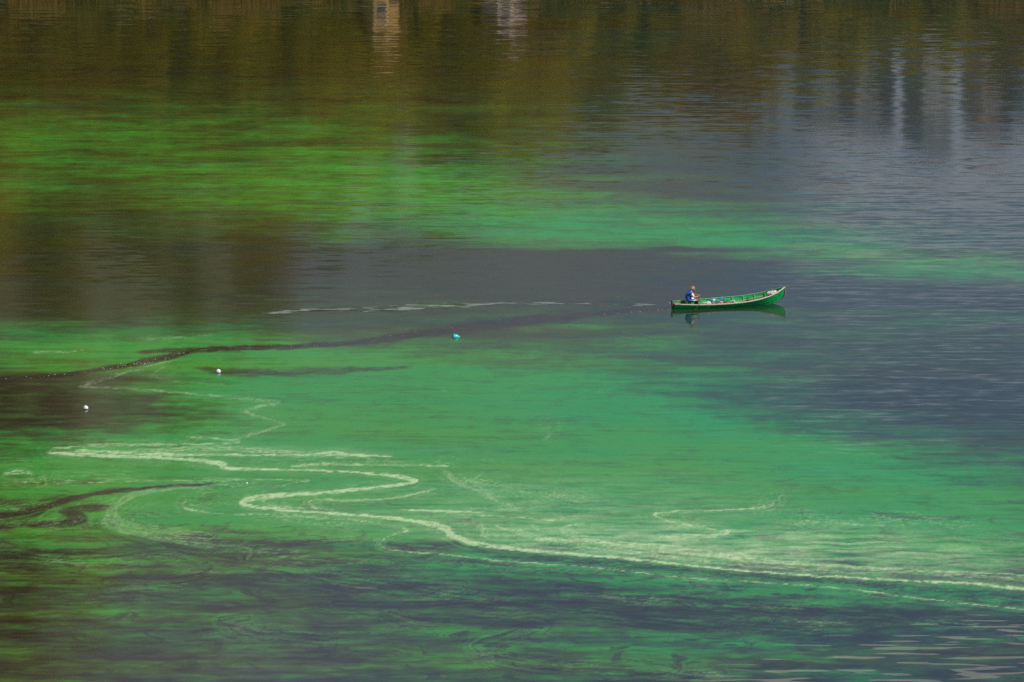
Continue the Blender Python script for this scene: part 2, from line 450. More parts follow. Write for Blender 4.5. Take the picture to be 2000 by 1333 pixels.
    rip = rip + .7 * np.exp(-(((U - 1500) / 420) ** 2 + ((V - 900) / 90) ** 2))
    chop = sstep(1480, 2080, U + (V - 1180) * 2.6) * sstep(1120, 1300, V + (U - 1800) * .12)

    kind = .17 * sstep(500, 1700, U) - .05 - .22 * sstep(480, 380, V) * sstep(1250, 750, U) - .08 * sstep(900, 1050, V) * sstep(900, 300, U)  # golden shore and teal sky reflections painted into the algae colour, by position
    verts = np.zeros((ny * nx, 3), np.float32)
    verts[:, 0], verts[:, 1] = X.ravel(), Y.ravel()
    i = np.arange(ny * nx).reshape(ny, nx)
    faces = np.stack([i[:-1, :-1], i[:-1, 1:], i[1:, 1:], i[1:, :-1]], -1).reshape(-1, 4)
    me = bpy.data.meshes.new("lake")
    me.vertices.add(len(verts))
    me.vertices.foreach_set("co", verts.ravel())
    me.loops.add(faces.size)
    me.loops.foreach_set("vertex_index", faces.ravel().astype(np.int32))
    me.polygons.add(len(faces))
    me.polygons.foreach_set("loop_start", np.arange(0, faces.size, 4, dtype=np.int32))
    me.update(calc_edges=True)
    for nm, arr in (("algae", A), ("scum", scum), ("ripple", rip), ("wake", wake), ("chop", chop), ("holes", .25 + .75 * near), ("kind", kind)):
        at = me.attributes.new(nm, 'FLOAT', 'POINT')
        at.data.foreach_set("value", arr.astype(np.float32).ravel())
    return me

def water_material():
    m = bpy.data.materials.new("lake_water")
    m.use_nodes = True
    n, l = m.node_tree.nodes, m.node_tree.links
    n.clear()
    def N(t, **kw):
        x = n.new(t)
        for k, v in kw.items():
            setattr(x, k, v)
        return x
    def put(sock, v):
        if isinstance(v, bpy.types.NodeSocket):
            l.new(v, sock)
        else:
            sock.default_value = v
    def M(op, a, b=0.0, c=0.0, clamp=False):
        x = N("ShaderNodeMath", operation=op, use_clamp=clamp)
        put(x.inputs[0], a); put(x.inputs[1], b); put(x.inputs[2], c)
        return x.outputs[0]
    def attr(name):
        return N("ShaderNodeAttribute", attribute_name=name).outputs["Fac"]
    geo = N("ShaderNodeNewGeometry")
    pos = geo.outputs["Position"]
    def noise(sx, sy, detail=2.0, rough=.5, rot=0.0, off=0.0, dist=0.0):
        mp = N("ShaderNodeMapping", vector_type='POINT')
        l.new(pos, mp.inputs[0])
        mp.inputs["Rotation"].default_value = (0, 0, rot)
        mp.inputs["Scale"].default_value = (sx, sy, 1)
        mp.inputs["Location"].default_value = (off, off * .7, off)
        t = N("ShaderNodeTexNoise")
        t.noise_dimensions = '2D'
        l.new(mp.outputs[0], t.inputs["Vector"])
        t.inputs["Scale"].default_value = 1.0
        t.inputs["Detail"].default_value = detail
        t.inputs["Roughness"].default_value = rough
        t.inputs["Distortion"].default_value = dist
        return t
    def cen(s):
        return M('SUBTRACT', s, 0.5)
    algae, scum, rip, wake, chop = (attr(k) for k in ("algae", "scum", "ripple", "wake", "chop"))
    # --- surface slopes
    a1 = cen(noise(.22, 1.8, 1.5, .5, .02, 3).outputs[0])
    a2 = cen(noise(.09, .38, 1.0, .5, -.05, 11).outputs[0])
    a3 = cen(noise(.9, 2.6, 1.0, .5, .1, 23).outputs[0])
    ax = cen(noise(.5, .8, 2.0, .5, .4, 41).outputs[0])
    sy = M('ADD', M('MULTIPLY', a1, .055), M('ADD', M('MULTIPLY', a2, .010), M('MULTIPLY', a3, .034)))
    sx = M('MULTIPLY', ax, .03)
    sy, sx = M('MULTIPLY', sy, rip), M('MULTIPLY', sx, rip)
    w1 = cen(noise(.55, 2.6, 2.0, .5, .08, 61, .3).outputs[0])
    sy = M('ADD', sy, M('MINIMUM', M('MAXIMUM', M('MULTIPLY', M('ADD', w1, .03), M('MULTIPLY', wake, .95)), -.02), .085))
    c1 = cen(noise(.34, 1.9, 1.0, .4, -.02, 71).outputs[0])
    c2 = cen(noise(.35, 1.3, 1.0, .5, .04, 83).outputs[0])
    cube = M('MULTIPLY', M('MULTIPLY', c1, M('MULTIPLY', c1, c1)), 22.0)
    sy = M('ADD', sy, M('MULTIPLY', M('ADD', M('MINIMUM', M('MAXIMUM', cube, -.004), .10), M('MULTIPLY', c2, .05)), chop))
    nv = N("ShaderNodeCombineXYZ")
    put(nv.inputs[0], sx); put(nv.inputs[1], M('MULTIPLY', sy, -1)); nv.inputs[2].default_value = 1
    nn = N("ShaderNodeVectorMath", operation='NORMALIZE')
    l.new(nv.outputs[0], nn.inputs[0])
    nrm = nn.outputs[0]
    # --- how much algae: charted amount broken up by drawn-out flecks
    f1 = cen(noise(1.1, .55, 4.0, .65, .0, 5, .5).outputs[0])
    f2 = cen(noise(.25, .35, 4.0, .6, .05, 9, .8).outputs[0])
    f3 = cen(noise(.22, 1.5, 3.0, .6, .02, 19, .3).outputs[0])      # wind-drawn streaks
    f4 = cen(noise(.06, .30, 3.0, .6, -.03, 27, .6).outputs[0])
    fl = M('ADD', M('ADD', M('MULTIPLY', f1, .60), M('MULTIPLY', f2, .45)), M('ADD', M('MULTIPLY', f3, 1.0), M('MULTIPLY', f4, .55)))
    al = M('ADD', algae, M('MULTIPLY', fl, M('ADD', M('MULTIPLY', algae, .85), .07)))
    f5 = noise(.55, .62, 5.0, .7, .1, 33, .7).outputs[0]
    mr = N("ShaderNodeMapRange", interpolation_type='SMOOTHSTEP')
    put(mr.inputs[0], f5); mr.inputs[1].default_value = .54; mr.inputs[2].default_value = .66
    al = M('MULTIPLY', al, M('SUBTRACT', 1.0, M('MULTIPLY', mr.outputs[0], M('MULTIPLY', .62, attr("holes")))))
    al = M('MINIMUM', M('MAXIMUM', al, 0), 1.0)
    rp = N("ShaderNodeValToRGB")
    e = rp.color_ramp.elements
    e[0].position, e[0].color = 0.0, (.006, .007, .008, 1)
    e[1].position, e[1].color = 1.0, (.024, .226, .045, 1)
    k = e.new(.35); k.color = (.017, .062, .020, 1)
    k = e.new(.7); k.color = (.021, .156, .030, 1)
    l.new(al, rp.inputs[0])
    hu = N("ShaderNodeMapRange")
    put(hu.inputs[0], M('ADD', noise(.022, .10, 4.0, .6, .05, 51, .6).outputs[0], attr('kind'))); hu.inputs[1].default_value = .30; hu.inputs[2].default_value = .70
    tint = N("ShaderNodeMix", data_type='RGBA')
    l.new(hu.outputs[0], tint.inputs[0])
    tint.inputs[6].default_value = (1.8, .97, .58, 1); tint.inputs[7].default_value = (.62, .96, 1.30, 1)  # yellow to teal: partly random algae tone, partly reflected colour painted in
    tm = N("ShaderNodeMix", data_type='RGBA', blend_type='MULTIPLY')
    tm.inputs[0].default_value = 1.0
    l.new(rp.outputs[0], tm.inputs[6]); l.new(tint.outputs[2], tm.inputs[7])
    s1 = noise(3.2, 1.3, 5.0, .75, .1, 15, .4).outputs[0]
    sc = M('MULTIPLY', scum, M('ADD', .25, M('MULTIPLY', s1, 1.35)), clamp=True)
    cm = N("ShaderNodeMix", data_type='RGBA')
    l.new(sc, cm.inputs[0]); l.new(tm.outputs[2], cm.inputs[6])
    cm.inputs[7].default_value = (.36, .49, .27, 1)
    dif = N("ShaderNodeBsdfDiffuse")
    l.new(cm.outputs[2], dif.inputs[0])
    gl = N("ShaderNodeBsdfGlossy")
    gl.inputs["Color"].default_value = (1, 1, 1, 1)
    gl.inputs["Roughness"].default_value = .095
    l.new(nrm, gl.inputs["Normal"])
    fr = N("ShaderNodeFresnel")
    fr.inputs[0].default_value = 1.34
    l.new(nrm, fr.inputs["Normal"])
    fac = M('MULTIPLY', fr.outputs[0], M('MULTIPLY', M('SUBTRACT', 1.0, M('MULTIPLY', sc, .8)), M('SUBTRACT', 1.0, M('MULTIPLY', al, .28))))   # floating mats dull the mirror
    mx = N("ShaderNodeMixShader")
    l.new(fac, mx.inputs[0]); l.new(dif.outputs[0], mx.inputs[1]); l.new(gl.outputs[0], mx.inputs[2])
    out = N("ShaderNodeOutputMaterial")
    l.new(mx.outputs[0], out.inputs[0])
    return m

lake = link("lake", build_lake(), mat=water_material())
tag(lake, "green algae bloom on a calm lake with pale winding scum lines", "lake", kind="structure")

# ------------------------------------------------------------------ far bank, hill and added mountain flank
def land_z(x, y):
    """height of the far land"""
    d = y - SHORE_Y - 1.6 * np.sin(x * .07) - .8 * np.sin(x * .23 + 1)
    bank = -1.2 + 2.2 * sstep(-4, 5, d) + .018 * np.clip(d, 0, 400)
    crest_h = np.interp(x, [-200, -90, -56, -48, -38, -29, -19, -9.7, 0, 9.7, 24, 60, 200], [80, 100, 98, 90, 66, 45, 31, 23, 19, 15, 11, 9, 5])
    bank = bank + crest_h * sstep(3, 90, d) * (1 + .10 * pn(x / 9, y / 60, 8)) + 3.0 * sstep(0, 40, d) * (.4 + .6 * pn(x / 37, y / 41, 3))
    return bank
def grid_mesh(name, xs, ys, f):
    X, Y = np.meshgrid(xs, ys)
    Z = f(X, Y)
    i = np.arange(X.size).reshape(X.shape)
    faces = np.stack([i[:-1, :-1], i[:-1, 1:], i[1:, 1:], i[1:, :-1]], -1).reshape(-1, 4)
    me = bpy.data.meshes.new(name)
    me.from_pydata(np.stack([X.ravel(), Y.ravel(), Z.ravel()], -1).tolist(), [], faces.tolist())
    me.polygons.foreach_set("use_smooth", [True] * len(me.polygons))
    return me
grass = mat("bank_grass", (.18, .165, .095), .9, .2, .12, dark=(.10, .10, .055))
bx = np.concatenate([[-5000, -2000, -800, -400, -200, -130], np.linspace(-100, 100, 90), [130, 200, 400, 800, 2000, 5000]])
by = np.concatenate([np.linspace(436, 480, 30), np.linspace(484, 620, 30), [680, 800, 1000, 1400, 2200]])
bank = link("far_bank", grid_mesh("far_bank", bx, by, land_z), mat=grass)
tag(bank, "grassy far bank rising to a wooded hill beyond the water", "bank", kind="structure")
wood = mat("hill_woods", (.09, .10, .06), .95, .25, .006, dark=(.05, .06, .035))
def mount(x, y):
    ridge = 330 + 60 * np.sin(x / 900 + .6) + 60 * fbm(x / 900, y / 900, 71, 4)
    return -2 + ridge * np.exp(-((y - 4300) / 1050) ** 2) * (1 + .22 * fbm(x / 330, y / 330, 77, 4))
mt = link("hills", grid_mesh("hills", np.linspace(-6500, 6500, 200), np.linspace(1500, 6800, 90), mount), mat=wood)
def flank(x, y):  # added ridge, never seen directly, shaped to grade the lake's reflections
    h = np.interp(x, [-2500, -900, -400, -135, 0, 40, 81, 200, 500, 1100], [680, 650, 540, 400, 292, 238, 180, 85, 25, -6])
    return h * np.exp(-((y - 1500) / 430) ** 2) * (1 + .07 * fbm(x / 120, y / 120, 83, 4)) + 12 * fbm(x / 60, y / 60, 89, 3) - 4
fk = link("added_flank", grid_mesh("added_flank", np.concatenate([np.linspace(-2500, -420, 40), np.linspace(-400, 520, 120), np.linspace(540, 1150, 12)]), np.linspace(650, 2500, 80), flank),
          mat=mat("flank_haze_grey", (.165, .18, .20), .95, .25, .02, dark=(.105, .12, .125)))  # haze-like blue put into the base colour to cool its reflection
tag(fk, "added grey-blue mountain flank behind the bank, toned for its reflection in the lake", "mountain", kind="structure")
tag(mt, "low wooded hills far behind the bank", "hills", kind="structure")

def leaf_mat(name, a, b):
    m = bpy.data.materials.new(name)
    m.use_nodes = True
    n, l = m.node_tree.nodes, m.node_tree.links
    n.clear()
    g = n.new("ShaderNodeNewGeometry")
    oi = n.new("ShaderNodeObjectInfo")
    ad = n.new("ShaderNodeMath"); ad.operation = 'MULTIPLY_ADD'
    l.new(oi.outputs["Random"], ad.inputs[0]); ad.inputs[1].default_value = .45
    ml = n.new("ShaderNodeMath"); ml.operation = 'MULTIPLY'
    l.new(g.outputs["Random Per Island"], ml.inputs[0]); ml.inputs[1].default_value = .55
    l.new(ml.outputs[0], ad.inputs[2])
    mix = n.new("ShaderNodeMix"); mix.data_type = 'RGBA'
    l.new(ad.outputs[0], mix.inputs[0])
    mix.inputs[6].default_value, mix.inputs[7].default_value = (*a, 1), (*b, 1)
    d = n.new("ShaderNodeBsdfDiffuse"); t = n.new("ShaderNodeBsdfTranslucent")
    l.new(mix.outputs[2], d.inputs[0]); l.new(mix.outputs[2], t.inputs[0])
    ms = n.new("ShaderNodeMixShader"); ms.inputs[0].default_value = .42
    l.new(d.outputs[0], ms.inputs[1]); l.new(t.outputs[0], ms.inputs[2])
    o = n.new("ShaderNodeOutputMaterial")
    l.new(ms.outputs[0], o.inputs[0])
    return m
LEAF = {"olive": leaf_mat("leaf_olive", (.20, .19, .018), (.40, .34, .035)),
        "green": leaf_mat("leaf_green", (.10, .13, .018), (.20, .23, .03)),
        "rust": leaf_mat("leaf_rust", (.30, .17, .035), (.46, .30, .05)),
        "ochre": leaf_mat("leaf_ochre", (.36, .28, .02), (.54, .43, .04))}
BARK = mat("bark", (.10, .08, .06), .9, .25, 3, bump=.5)

def tree_proto(seed, h, w, kind, leaves):
    """tapered trunk with limbs, crown of leaf clumps around the limb ends"""
    rnd = random.Random(seed)
    root = link("bank_tree", None)
    bm = bmesh.new()
    lean = (rnd.uniform(-.04, .04) * h, rnd.uniform(-.04, .04) * h)
    axis = [Vector((lean[0] * t * t, lean[1] * t * t, h * .86 * t - .4 * (t == 0))) for t in (0, .12, .3, .5, .75, 1)]
    tube(bm, axis, [h * .026, h * .019, h * .016, h * .012, h * .007, h * .002], 7)
    tips = []
    for i in range(15):
        t = .22 + .7 * i / 15 + rnd.uniform(-.03, .03)
        a = i * 2.4 + rnd.uniform(-.5, .5)
        b = Vector((lean[0] * t * t, lean[1] * t * t, h * .86 * t))
        r = w * (math.sin(math.pi * (.16 + .8 * t)) ** .8) * rnd.uniform(.65, 1.1)
        e = b + Vector((math.cos(a) * r, math.sin(a) * r, h * rnd.uniform(.06, .16)))
        mid = (b + e) / 2 + Vector((0, 0, -.02 * h))
        tube(bm, [b, mid, e], [h * .008, h * .005, h * .0015], 5)
        tips += [e, mid.lerp(e, .5), e + Vector((rnd.gauss(0, .12 * w), rnd.gauss(0, .12 * w), .04 * h))]
    tips += [axis[-1] + Vector((0, 0, h * .05)), axis[-2]]
    from_bm("trunk", bm, BARK, root)
    vs, fs = [], []
    for k in range(leaves):
        c = tips[k % len(tips)]
        sp = w * .27
        p = c + Vector((rnd.gauss(0, sp), rnd.gauss(0, sp), rnd.gauss(0, sp * .8)))
        if p.z < .12 * h:
            p.z = .12 * h + rnd.random() * .1 * h
        n_ = Vector((rnd.gauss(0, 1), rnd.gauss(0, 1), rnd.gauss(0, 1) + .4)).normalized()
        a = n_.orthogonal().normalized() * rnd.uniform(.13, .30)
        b = n_.cross(a) * rnd.uniform(.6, 1)
        j = len(vs)
        vs += [p - a, p + b * .6, p + a, p - b * .6]
        fs.append((j, j + 1, j + 2, j + 3))
    me = bpy.data.meshes.new("crown")
    me.from_pydata(vs, [], fs)
    link("crown", me, root, LEAF[kind])
    return root

PROT = {}
for i, (k, h, w, kind, lv) in enumerate([("olive", 15, 3.6, "olive", 5200), ("olive", 18, 3.0, "olive", 5200), ("green", 14, 3.4, "green", 5200), ("green", 19, 2.6, "green", 5000),
                                         ("ochre", 11, 2.8, "ochre", 4200), ("rust", 7, 2.6, "rust", 3600)]):
    PROT.setdefault(k, []).append(tree_proto(50 + i, h, w, kind, lv))
used = set()
LABEL = {"olive": "olive green tree on the far shore, mirrored in the lake", "green": "dark green tree on the far shore, mirrored in the lake",
         "ochre": "yellowing autumn tree on the far shore, mirrored in the lake", "rust": "rust brown autumn tree on the far shore, mirrored in the lake"}
def put_tree(kind, x, y, h_want, rnd):
    i = rnd.randrange(len(PROT[kind]))
    p = PROT[kind][i]
    base = {("olive", 0): 15, ("olive", 1): 18, ("green", 0): 14, ("green", 1): 19, ("ochre", 0): 11, ("rust", 0): 7}[(kind, i)]
    o = p if (kind, i) not in used else copy_tree(p)
    used.add((kind, i))
    s = h_want / base
    o.location = (x, y, float(land_z(np.array([x], np.float32), np.array([y], np.float32))[0]) - .1)
    o.scale = (s * rnd.uniform(.85, 1.15), s * rnd.uniform(.85, 1.15), s)
    o.rotation_euler = (0, 0, rnd.uniform(0, 6.28))
    tag(o, LABEL[kind], "tree", "trees along the far bank")
rnd = random.Random(4)
def bank_x(u, y):
    return (u - 1000) / FPX * math.hypot(y, HC)
def crest(x):      # tree line height above the water along the bank
    return float(np.interp(x, [-50, -34, -22, -12, -4, 4, 12, 20, 30, 50], [22, 20, 19, 18, 17.5, 16, 14, 11.5, 10.5, 10]))
x = -56.0
while x < 56:
    hgt = crest(x) * rnd.uniform(.72, 1.08)
    k = rnd.choices(["olive", "green", "ochre", "rust"], [5, 2.4, 3, 1])[0]
    put_tree(k, x, SHORE_Y + rnd.uniform(16, 27), hgt - 1.5, rnd)
    x += rnd.uniform(2.6, 4.8)
x = -54.0
while x < 54:
    if not any(abs(x - bank_x(u, 450)) < 2.4 for u in (742, 985)):
      put_tree(rnd.choices(["rust", "olive", "ochre"], [2.4, 4, 3])[0], x, SHORE_Y + rnd.uniform(3.2, 7.5), rnd.uniform(3.0, 6.5) * (1 if x < 10 else .8), rnd)
    x += rnd.uniform(1.6, 3.2)
x = -55.0
while x < 55:
    put_tree(rnd.choices(["rust", "olive", "ochre"], [1.6, 4, 4])[0], x, SHORE_Y + rnd.uniform(8.5, 12.5), rnd.uniform(6, 10) * (1 if x < 12 else .8), rnd)
    x += rnd.uniform(2.4, 4.4)
for k in range(140):          # the wooded hill on the left
    xx = 16 - 84 * rnd.random() ** .9
    yy = SHORE_Y + rnd.uniform(12, 100)
    put_tree(rnd.choices(["olive", "green", "rust", "ochre"], [5, 1.6, 2, 1.6])[0], xx, yy, rnd.uniform(5, 10), rnd)

# tall reeds at the far waterline: golden stands and olive stands
def reed_bed(seed, n, sign, m, label):
    vs, fs = [], []
    rr = random.Random(seed)
    for k in range(n):
        x = rr.uniform(-64, 64)
        y = SHORE_Y + 1.6 * math.sin(x * .07) + .8 * math.sin(x * .23 + 1) + rr.uniform(-2.4, 3.4)
        w_ = math.sin(x * .83 + 1) + math.sin(x * .31 + 2) + .8 * math.sin(x * 1.9)
        if sign * w_ < -.15 or abs(x - bank_x(742, 450)) < 1.7 or abs(x - bank_x(985, 450)) < 1.7:
            continue
        z = max(float(-1.2 + 2.2 * sstep(-4, 5, (y - SHORE_Y - 1.6 * math.sin(x * .07) - .8 * math.sin(x * .23 + 1)))), -.05) - .15
        h, a = rr.uniform(.5, 1) * (2.4 + .9 * math.sin(x * .5) + .7 * math.sin(x * 1.3 + 1)), rr.uniform(0, 6.28)
        dx, dy = math.cos(a) * .04, math.sin(a) * .04
        tx, ty = rr.gauss(0, .18), rr.gauss(0, .18)
        j = len(vs)
        vs += [(x - dx, y - dy, z), (x + dx, y + dy, z), (x + tx * .4 + dx * .9, y + ty * .4, z + h * .7), (x + tx, y + ty, z + h), (x + tx * .4 - dx * .9, y + ty * .4, z + h * .7)]
        fs.append((j, j + 1, j + 2, j + 3, j + 4))
    me = bpy.data.meshes.new("reeds")
    me.from_pydata(vs, [], fs)
    tag(link("reeds", me, mat=m), label, "reeds", kind="stuff")
reed_bed(8, 16000, 1, leaf_mat("reed_gold", (.36, .23, .06), (.56, .38, .12)), "dry golden reeds along the far waterline")
reed_bed(9, 12000, -1, leaf_mat("reed_olive", (.15, .14, .03), (.28, .23, .06)), "olive reeds along the far waterline")

# houses among and behind the bank trees
def wall_mat(name, c):
    return mat(name, c, .85, .05, 1.2)
TILE = mat("roof_tile", (.34, .13, .07), .8, .2, 4, bump=.6)
PANE = mat("window_glass", (.02, .025, .03), .1, .1, 2, .5)
TRIM = mat("window_trim", (.55, .53, .5), .6, .06, 3)
DOORM = mat("door_wood", (.16, .09, .05), .6, .2, 5)
def house(x, y, w, d, h, m, label, floors=2, z0=None):
    z = float(land_z(np.array([x], np.float32), np.array([y], np.float32))[0]) - .5 if z0 is None else z0
    root = link("lakeside_house", None)
    root.location = (x, y, z)
    root.rotation_euler = (0, 0, R(32 if y < 456 else 14))
    tag(root, label, "house", "houses behind the far bank")
    bm = bmesh.new(); box(bm, (0, 0, h / 2), (w, d, h)); from_bm("wall", bm, m, root)
    bm = bmesh.new()
    o, rh = .45, w * .20
    for sgn in (-1, 1):
        v = [bm.verts.new(c) for c in ((sgn * (w / 2 + o), -d / 2 - o, h + .01), (sgn * (w / 2 + o), d / 2 + o, h + .01), (0, d / 2 + o, h + rh), (0, -d / 2 - o, h + rh))]
        f = bm.faces.new(v)
        ex = bmesh.ops.extrude_face_region(bm, geom=[f])
        bmesh.ops.translate(bm, vec=(0, 0, .16), verts=[g for g in ex['geom'] if isinstance(g, bmesh.types.BMVert)])
    v = [bm.verts.new(c) for c in ((-w / 2, -d / 2, h), (w / 2, -d / 2, h), (0, -d / 2, h + rh))]; bm.faces.new(v)
    v = [bm.verts.new(c) for c in ((-w / 2, d / 2, h), (0, d / 2, h + rh), (w / 2, d / 2, h))]; bm.faces.new(v)
    roof = from_bm("roof", bm, TILE, root)
    bm = bmesh.new(); box(bm, (w * .22, 0, h + rh + .1), (.6, .6, 1.4)); from_bm("chimney", bm, m, roof)
    fh = h / floors
    nwin = max(2, int(w // 2.3))
    for f in range(floors):
        for k in range(nwin):
            wx = -w / 2 + (k + .5) * w / nwin
            if f == 0 and k == nwin // 2:
                bm = bmesh.new(); box(bm, (wx, -d / 2 - .03, 1.05), (.95, .08, 2.1)); dr = from_bm("door", bm, DOORM, root)
                bm = bmesh.new(); box(bm, (wx + .35, -d / 2 - .09, 1.0), (.05, .06, .14)); from_bm("handle", bm, TRIM, dr)
                continue
            bm = bmesh.new()
            zc = f * fh + fh * .55
            for sx_ in (-1, 1):
                box(bm, (wx + sx_ * .5, -d / 2 - .04, zc), (.1, .1, 1.5))
            box(bm, (wx, -d / 2 - .04, zc + .7), (.9, .1, .1)); box(bm, (wx, -d / 2 - .06, zc - .72), (.9, .16, .1))
            fr = from_bm("window", bm, TRIM, root)
            bm = bmesh.new(); box(bm, (wx, -d / 2 - .012, zc), (.9, .04, 1.35)); from_bm("pane", bm, PANE, fr)
    return root
white, cream, ochre, pink = wall_mat("wall_white", (.50, .48, .49)), wall_mat("wall_cream", (.46, .41, .33)), wall_mat("wall_ochre", (.66, .40, .14)), wall_mat("wall_pink", (.66, .48, .40))
house(bank_x(742, 450.2), 450.2, 2.6, 2.4, 4.6, ochre, "small ochre boathouse at the far waterline, mirrored as an orange streak", 1, z0=.1)
house(bank_x(985, 451), 451, 2.8, 2.4, 3.6, pink, "small pinkish boathouse at the far waterline, mirrored as a pale streak", 1, z0=.1)
for u, y, w, d, h, m, lab in (
    (1480, 486, 2.6, 6, 13, white, "narrow white house behind the far bank, leftmost of the white row"),
    (1595, 489, 2.2, 6, 13, cream, "tall cream house behind the far bank, beside the narrow white one"),
    (1690, 492, 3.4, 7, 13, white, "broad white house behind the far bank, middle of the row"),
    (1815, 487, 2.6, 6, 14, white, "tall white house behind the far bank, second from the row's end"),
    (1930, 493, 2.6, 6, 12.5, pink, "pinkish house behind the far bank, last of the row"),
    (2030, 490, 4.0, 6, 11, white, "white house past the pinkish one behind the far bank")):
    house(bank_x(u, y), y, w, d, h, m, lab, 3)
house(bank_x(780, 470), 470, 2.2, 5, 17.5, cream, "slim cream tower house behind the bank trees", 4)
house(bank_x(618, 478), 478, 3.0, 5, 9, white, "white house on the slope behind the bank trees", 2)
house(bank_x(100, 512), 512, 6.0, 6, 7, cream, "cream house high on the wooded hill", 2)

# ------------------------------------------------------------------ the green rowing boat
L_BOAT = 6.72
stern = lake_point(1315.5, 602.3)
boat = link("rowing_boat", None)
boat.location = stern
boat.rotation_euler = (R(4.5), 0, R(14.0))
tag(boat, "long green wooden rowing boat with worn pale gunwale and raised bow", "rowing boat")

def paint(name, c, wear, amt):
    return mat(name, c, .42, .1, 9, .45, dark=wear, bump=.15)
HULL = mat("hull_green_paint", (.006, .37, .088), .42, .1, 3.0, .25, dark=(.006, .23, .06), bump=.12)
INNER = mat("inside_green_paint", (.010, .21, .062), .5, .1, 4.0, .35, dark=(.008, .10, .035), bump=.15)
WORN = mat("worn_rail_paint", (.72, .66, .54), .6, .1, 14, .3, dark=(.38, .30, .20), bump=.2)
RAILG = mat("rail_green_paint", (.03, .34, .11), .45, .1, 9, .4, dark=(.25, .34, .2))
TAR = mat("tarred_bottom", (.035, .028, .022), .6, .2, 5, .3, dark=(.10, .07, .045))
DARKW = mat("wet_old_wood", (.045, .032, .028), .6, .2, 10, .3, dark=(.14, .11, .09), bump=.4)
PALEW = mat("bare_wood", (.42, .29, .17), .7, .2, 10, .3, dark=(.24, .15, .08), bump=.3)

SS = [0, .08, .18, .3, .42, .55, .66, .76, .84, .9, .95, .985, 1.0]
def lut(s, xs_, ys_):
    return float(np.interp(s, xs_, ys_))
def gun(s):   # gunwale: x, half beam, height
    b = lut(s, [0, .06, .18, .32, .48, .62, .75, .85, .92, .97, 1], [.26, .36, .50, .60, .64, .63, .56, .455, .31, .15, .022])
    z = lut(s, [0, .15, .3, .45, .58, .68, .78, .86, .92, .97, 1], [.31, .275, .265, .275, .305, .36, .455, .575, .70, .84, .93])
    return L_BOAT * s, b, z
def chine(s):
    b = lut(s, [0, .06, .18, .32, .48, .62, .75, .85, .92, .97, 1], [.15, .22, .33, .41, .44, .42, .37, .31, .22, .10, .014])
    z = lut(s, [0, .2, .6, .75, .85, .92, .97, 1], [-.06, -.10, -.10, -.06, .01, .10, .24, .42])
    x = L_BOAT * (s - .012 * max(0, (s - .9) / .1))
    return x, b, z
def lap(s, t):
    g, c = gun(s), chine(s)
    bulge = .010 * math.sin(math.pi * t) * min(1, g[1] / .3)
    return c[0] + (g[0] - c[0]) * t, c[1] + (g[1] - c[1]) * t + bulge, c[2] + (g[2] - c[2]) * t
def strip(name, fa, fb, side, thick, m, parent, off=0.0, n=26):
    """a plank following the hull between two lines fa(s), fb(s)"""
    bm = bmesh.new()
    rows = []
    for i in range(n + 1):
        s = i / n
        a, b = fa(s), fb(s)
        rows.append([bm.verts.new((p[0], side * max(p[1] + o, .004), p[2])) for p, o in ((a, off), (b, off), (b, off - thick), (a, off - thick))])
    for r0, r1 in zip(rows, rows[1:]):
        for k in range(4):
            f = (r0[k], r0[(k + 1) % 4], r1[(k + 1) % 4], r1[k])
            bm.faces.new(f if side < 0 else f[::-1])
    bm.faces.new(rows[0] if side > 0 else rows[0][::-1]); bm.faces.new(rows[-1][::-1] if side > 0 else rows[-1])
    bmesh.ops.recalc_face_normals(bm, faces=bm.faces)
    o = from_bm(name, bm, m, parent)
    return o
for side in (-1, 1):
    for t0, t1, off in ((0, .36, .0), (.34, .69, .012), (.67, 1.0, .024)):
        strip("strake", lambda s, t=t0: lap(s, t), lambda s, t=t1: lap(s, t), side, .022, HULL, boat, off)
    # rail on top of the planking
    bm = bmesh.new()
    pts = [Vector((gun(i / 40)[0], side * (gun(i / 40)[1] + .012), gun(i / 40)[2] + .012)) for i in range(41)]
    rows = []
    for i, p in enumerate(pts):
        t = (pts[min(i + 1, 40)] - pts[max(i - 1, 0)]).normalized()
        nrm_ = Vector((-t.y, t.x, 0)).normalized()
        rows.append([bm.verts.new(p + nrm_ * a + Vector((0, 0, b))) for a, b in ((-.034, -.02), (.034, -.02), (.034, .022), (-.034, .022))])
    for r0, r1 in zip(rows, rows[1:]):
        for k in range(4):
            bm.faces.new((r0[k], r0[(k + 1) % 4], r1[(k + 1) % 4], r1[k]))
    bm.faces.new(rows[0][::-1]); bm.faces.new(rows[-1])
    bmesh.ops.recalc_face_normals(bm, faces=bm.faces)
    from_bm("gunwale", bm, WORN if side < 0 else RAILG, boat)
# bottom
bm = bmesh.new()
rows = []
for i in range(27):
    c = chine(i / 26)
    rows.append([bm.verts.new((c[0], sy_ * max(c[1] - .005, .003), c[2] + dz)) for sy_, dz in ((-1, -.012), (1, -.012), (1, .02), (-1, .02))])
for r0, r1 in zip(rows, rows[1:]):
    for k in range(4):
        bm.faces.new((r0[k], r0[(k + 1) % 4], r1[(k + 1) % 4], r1[k]))
bm.faces.new(rows[0][::-1]); bm.faces.new(rows[-1])
bmesh.ops.recalc_face_normals(bm, faces=bm.faces)
from_bm("bottom", bm, TAR, boat)
# loose floor boards
for k, yo in enumerate((-.27, -.09, .09, .27)):
    bm = bmesh.new()
    box(bm, (L_BOAT * .42, yo, -.045), (3.9 - abs(yo) * 2, .17, .02))
    from_bm("floor_board", bm, INNER, boat)
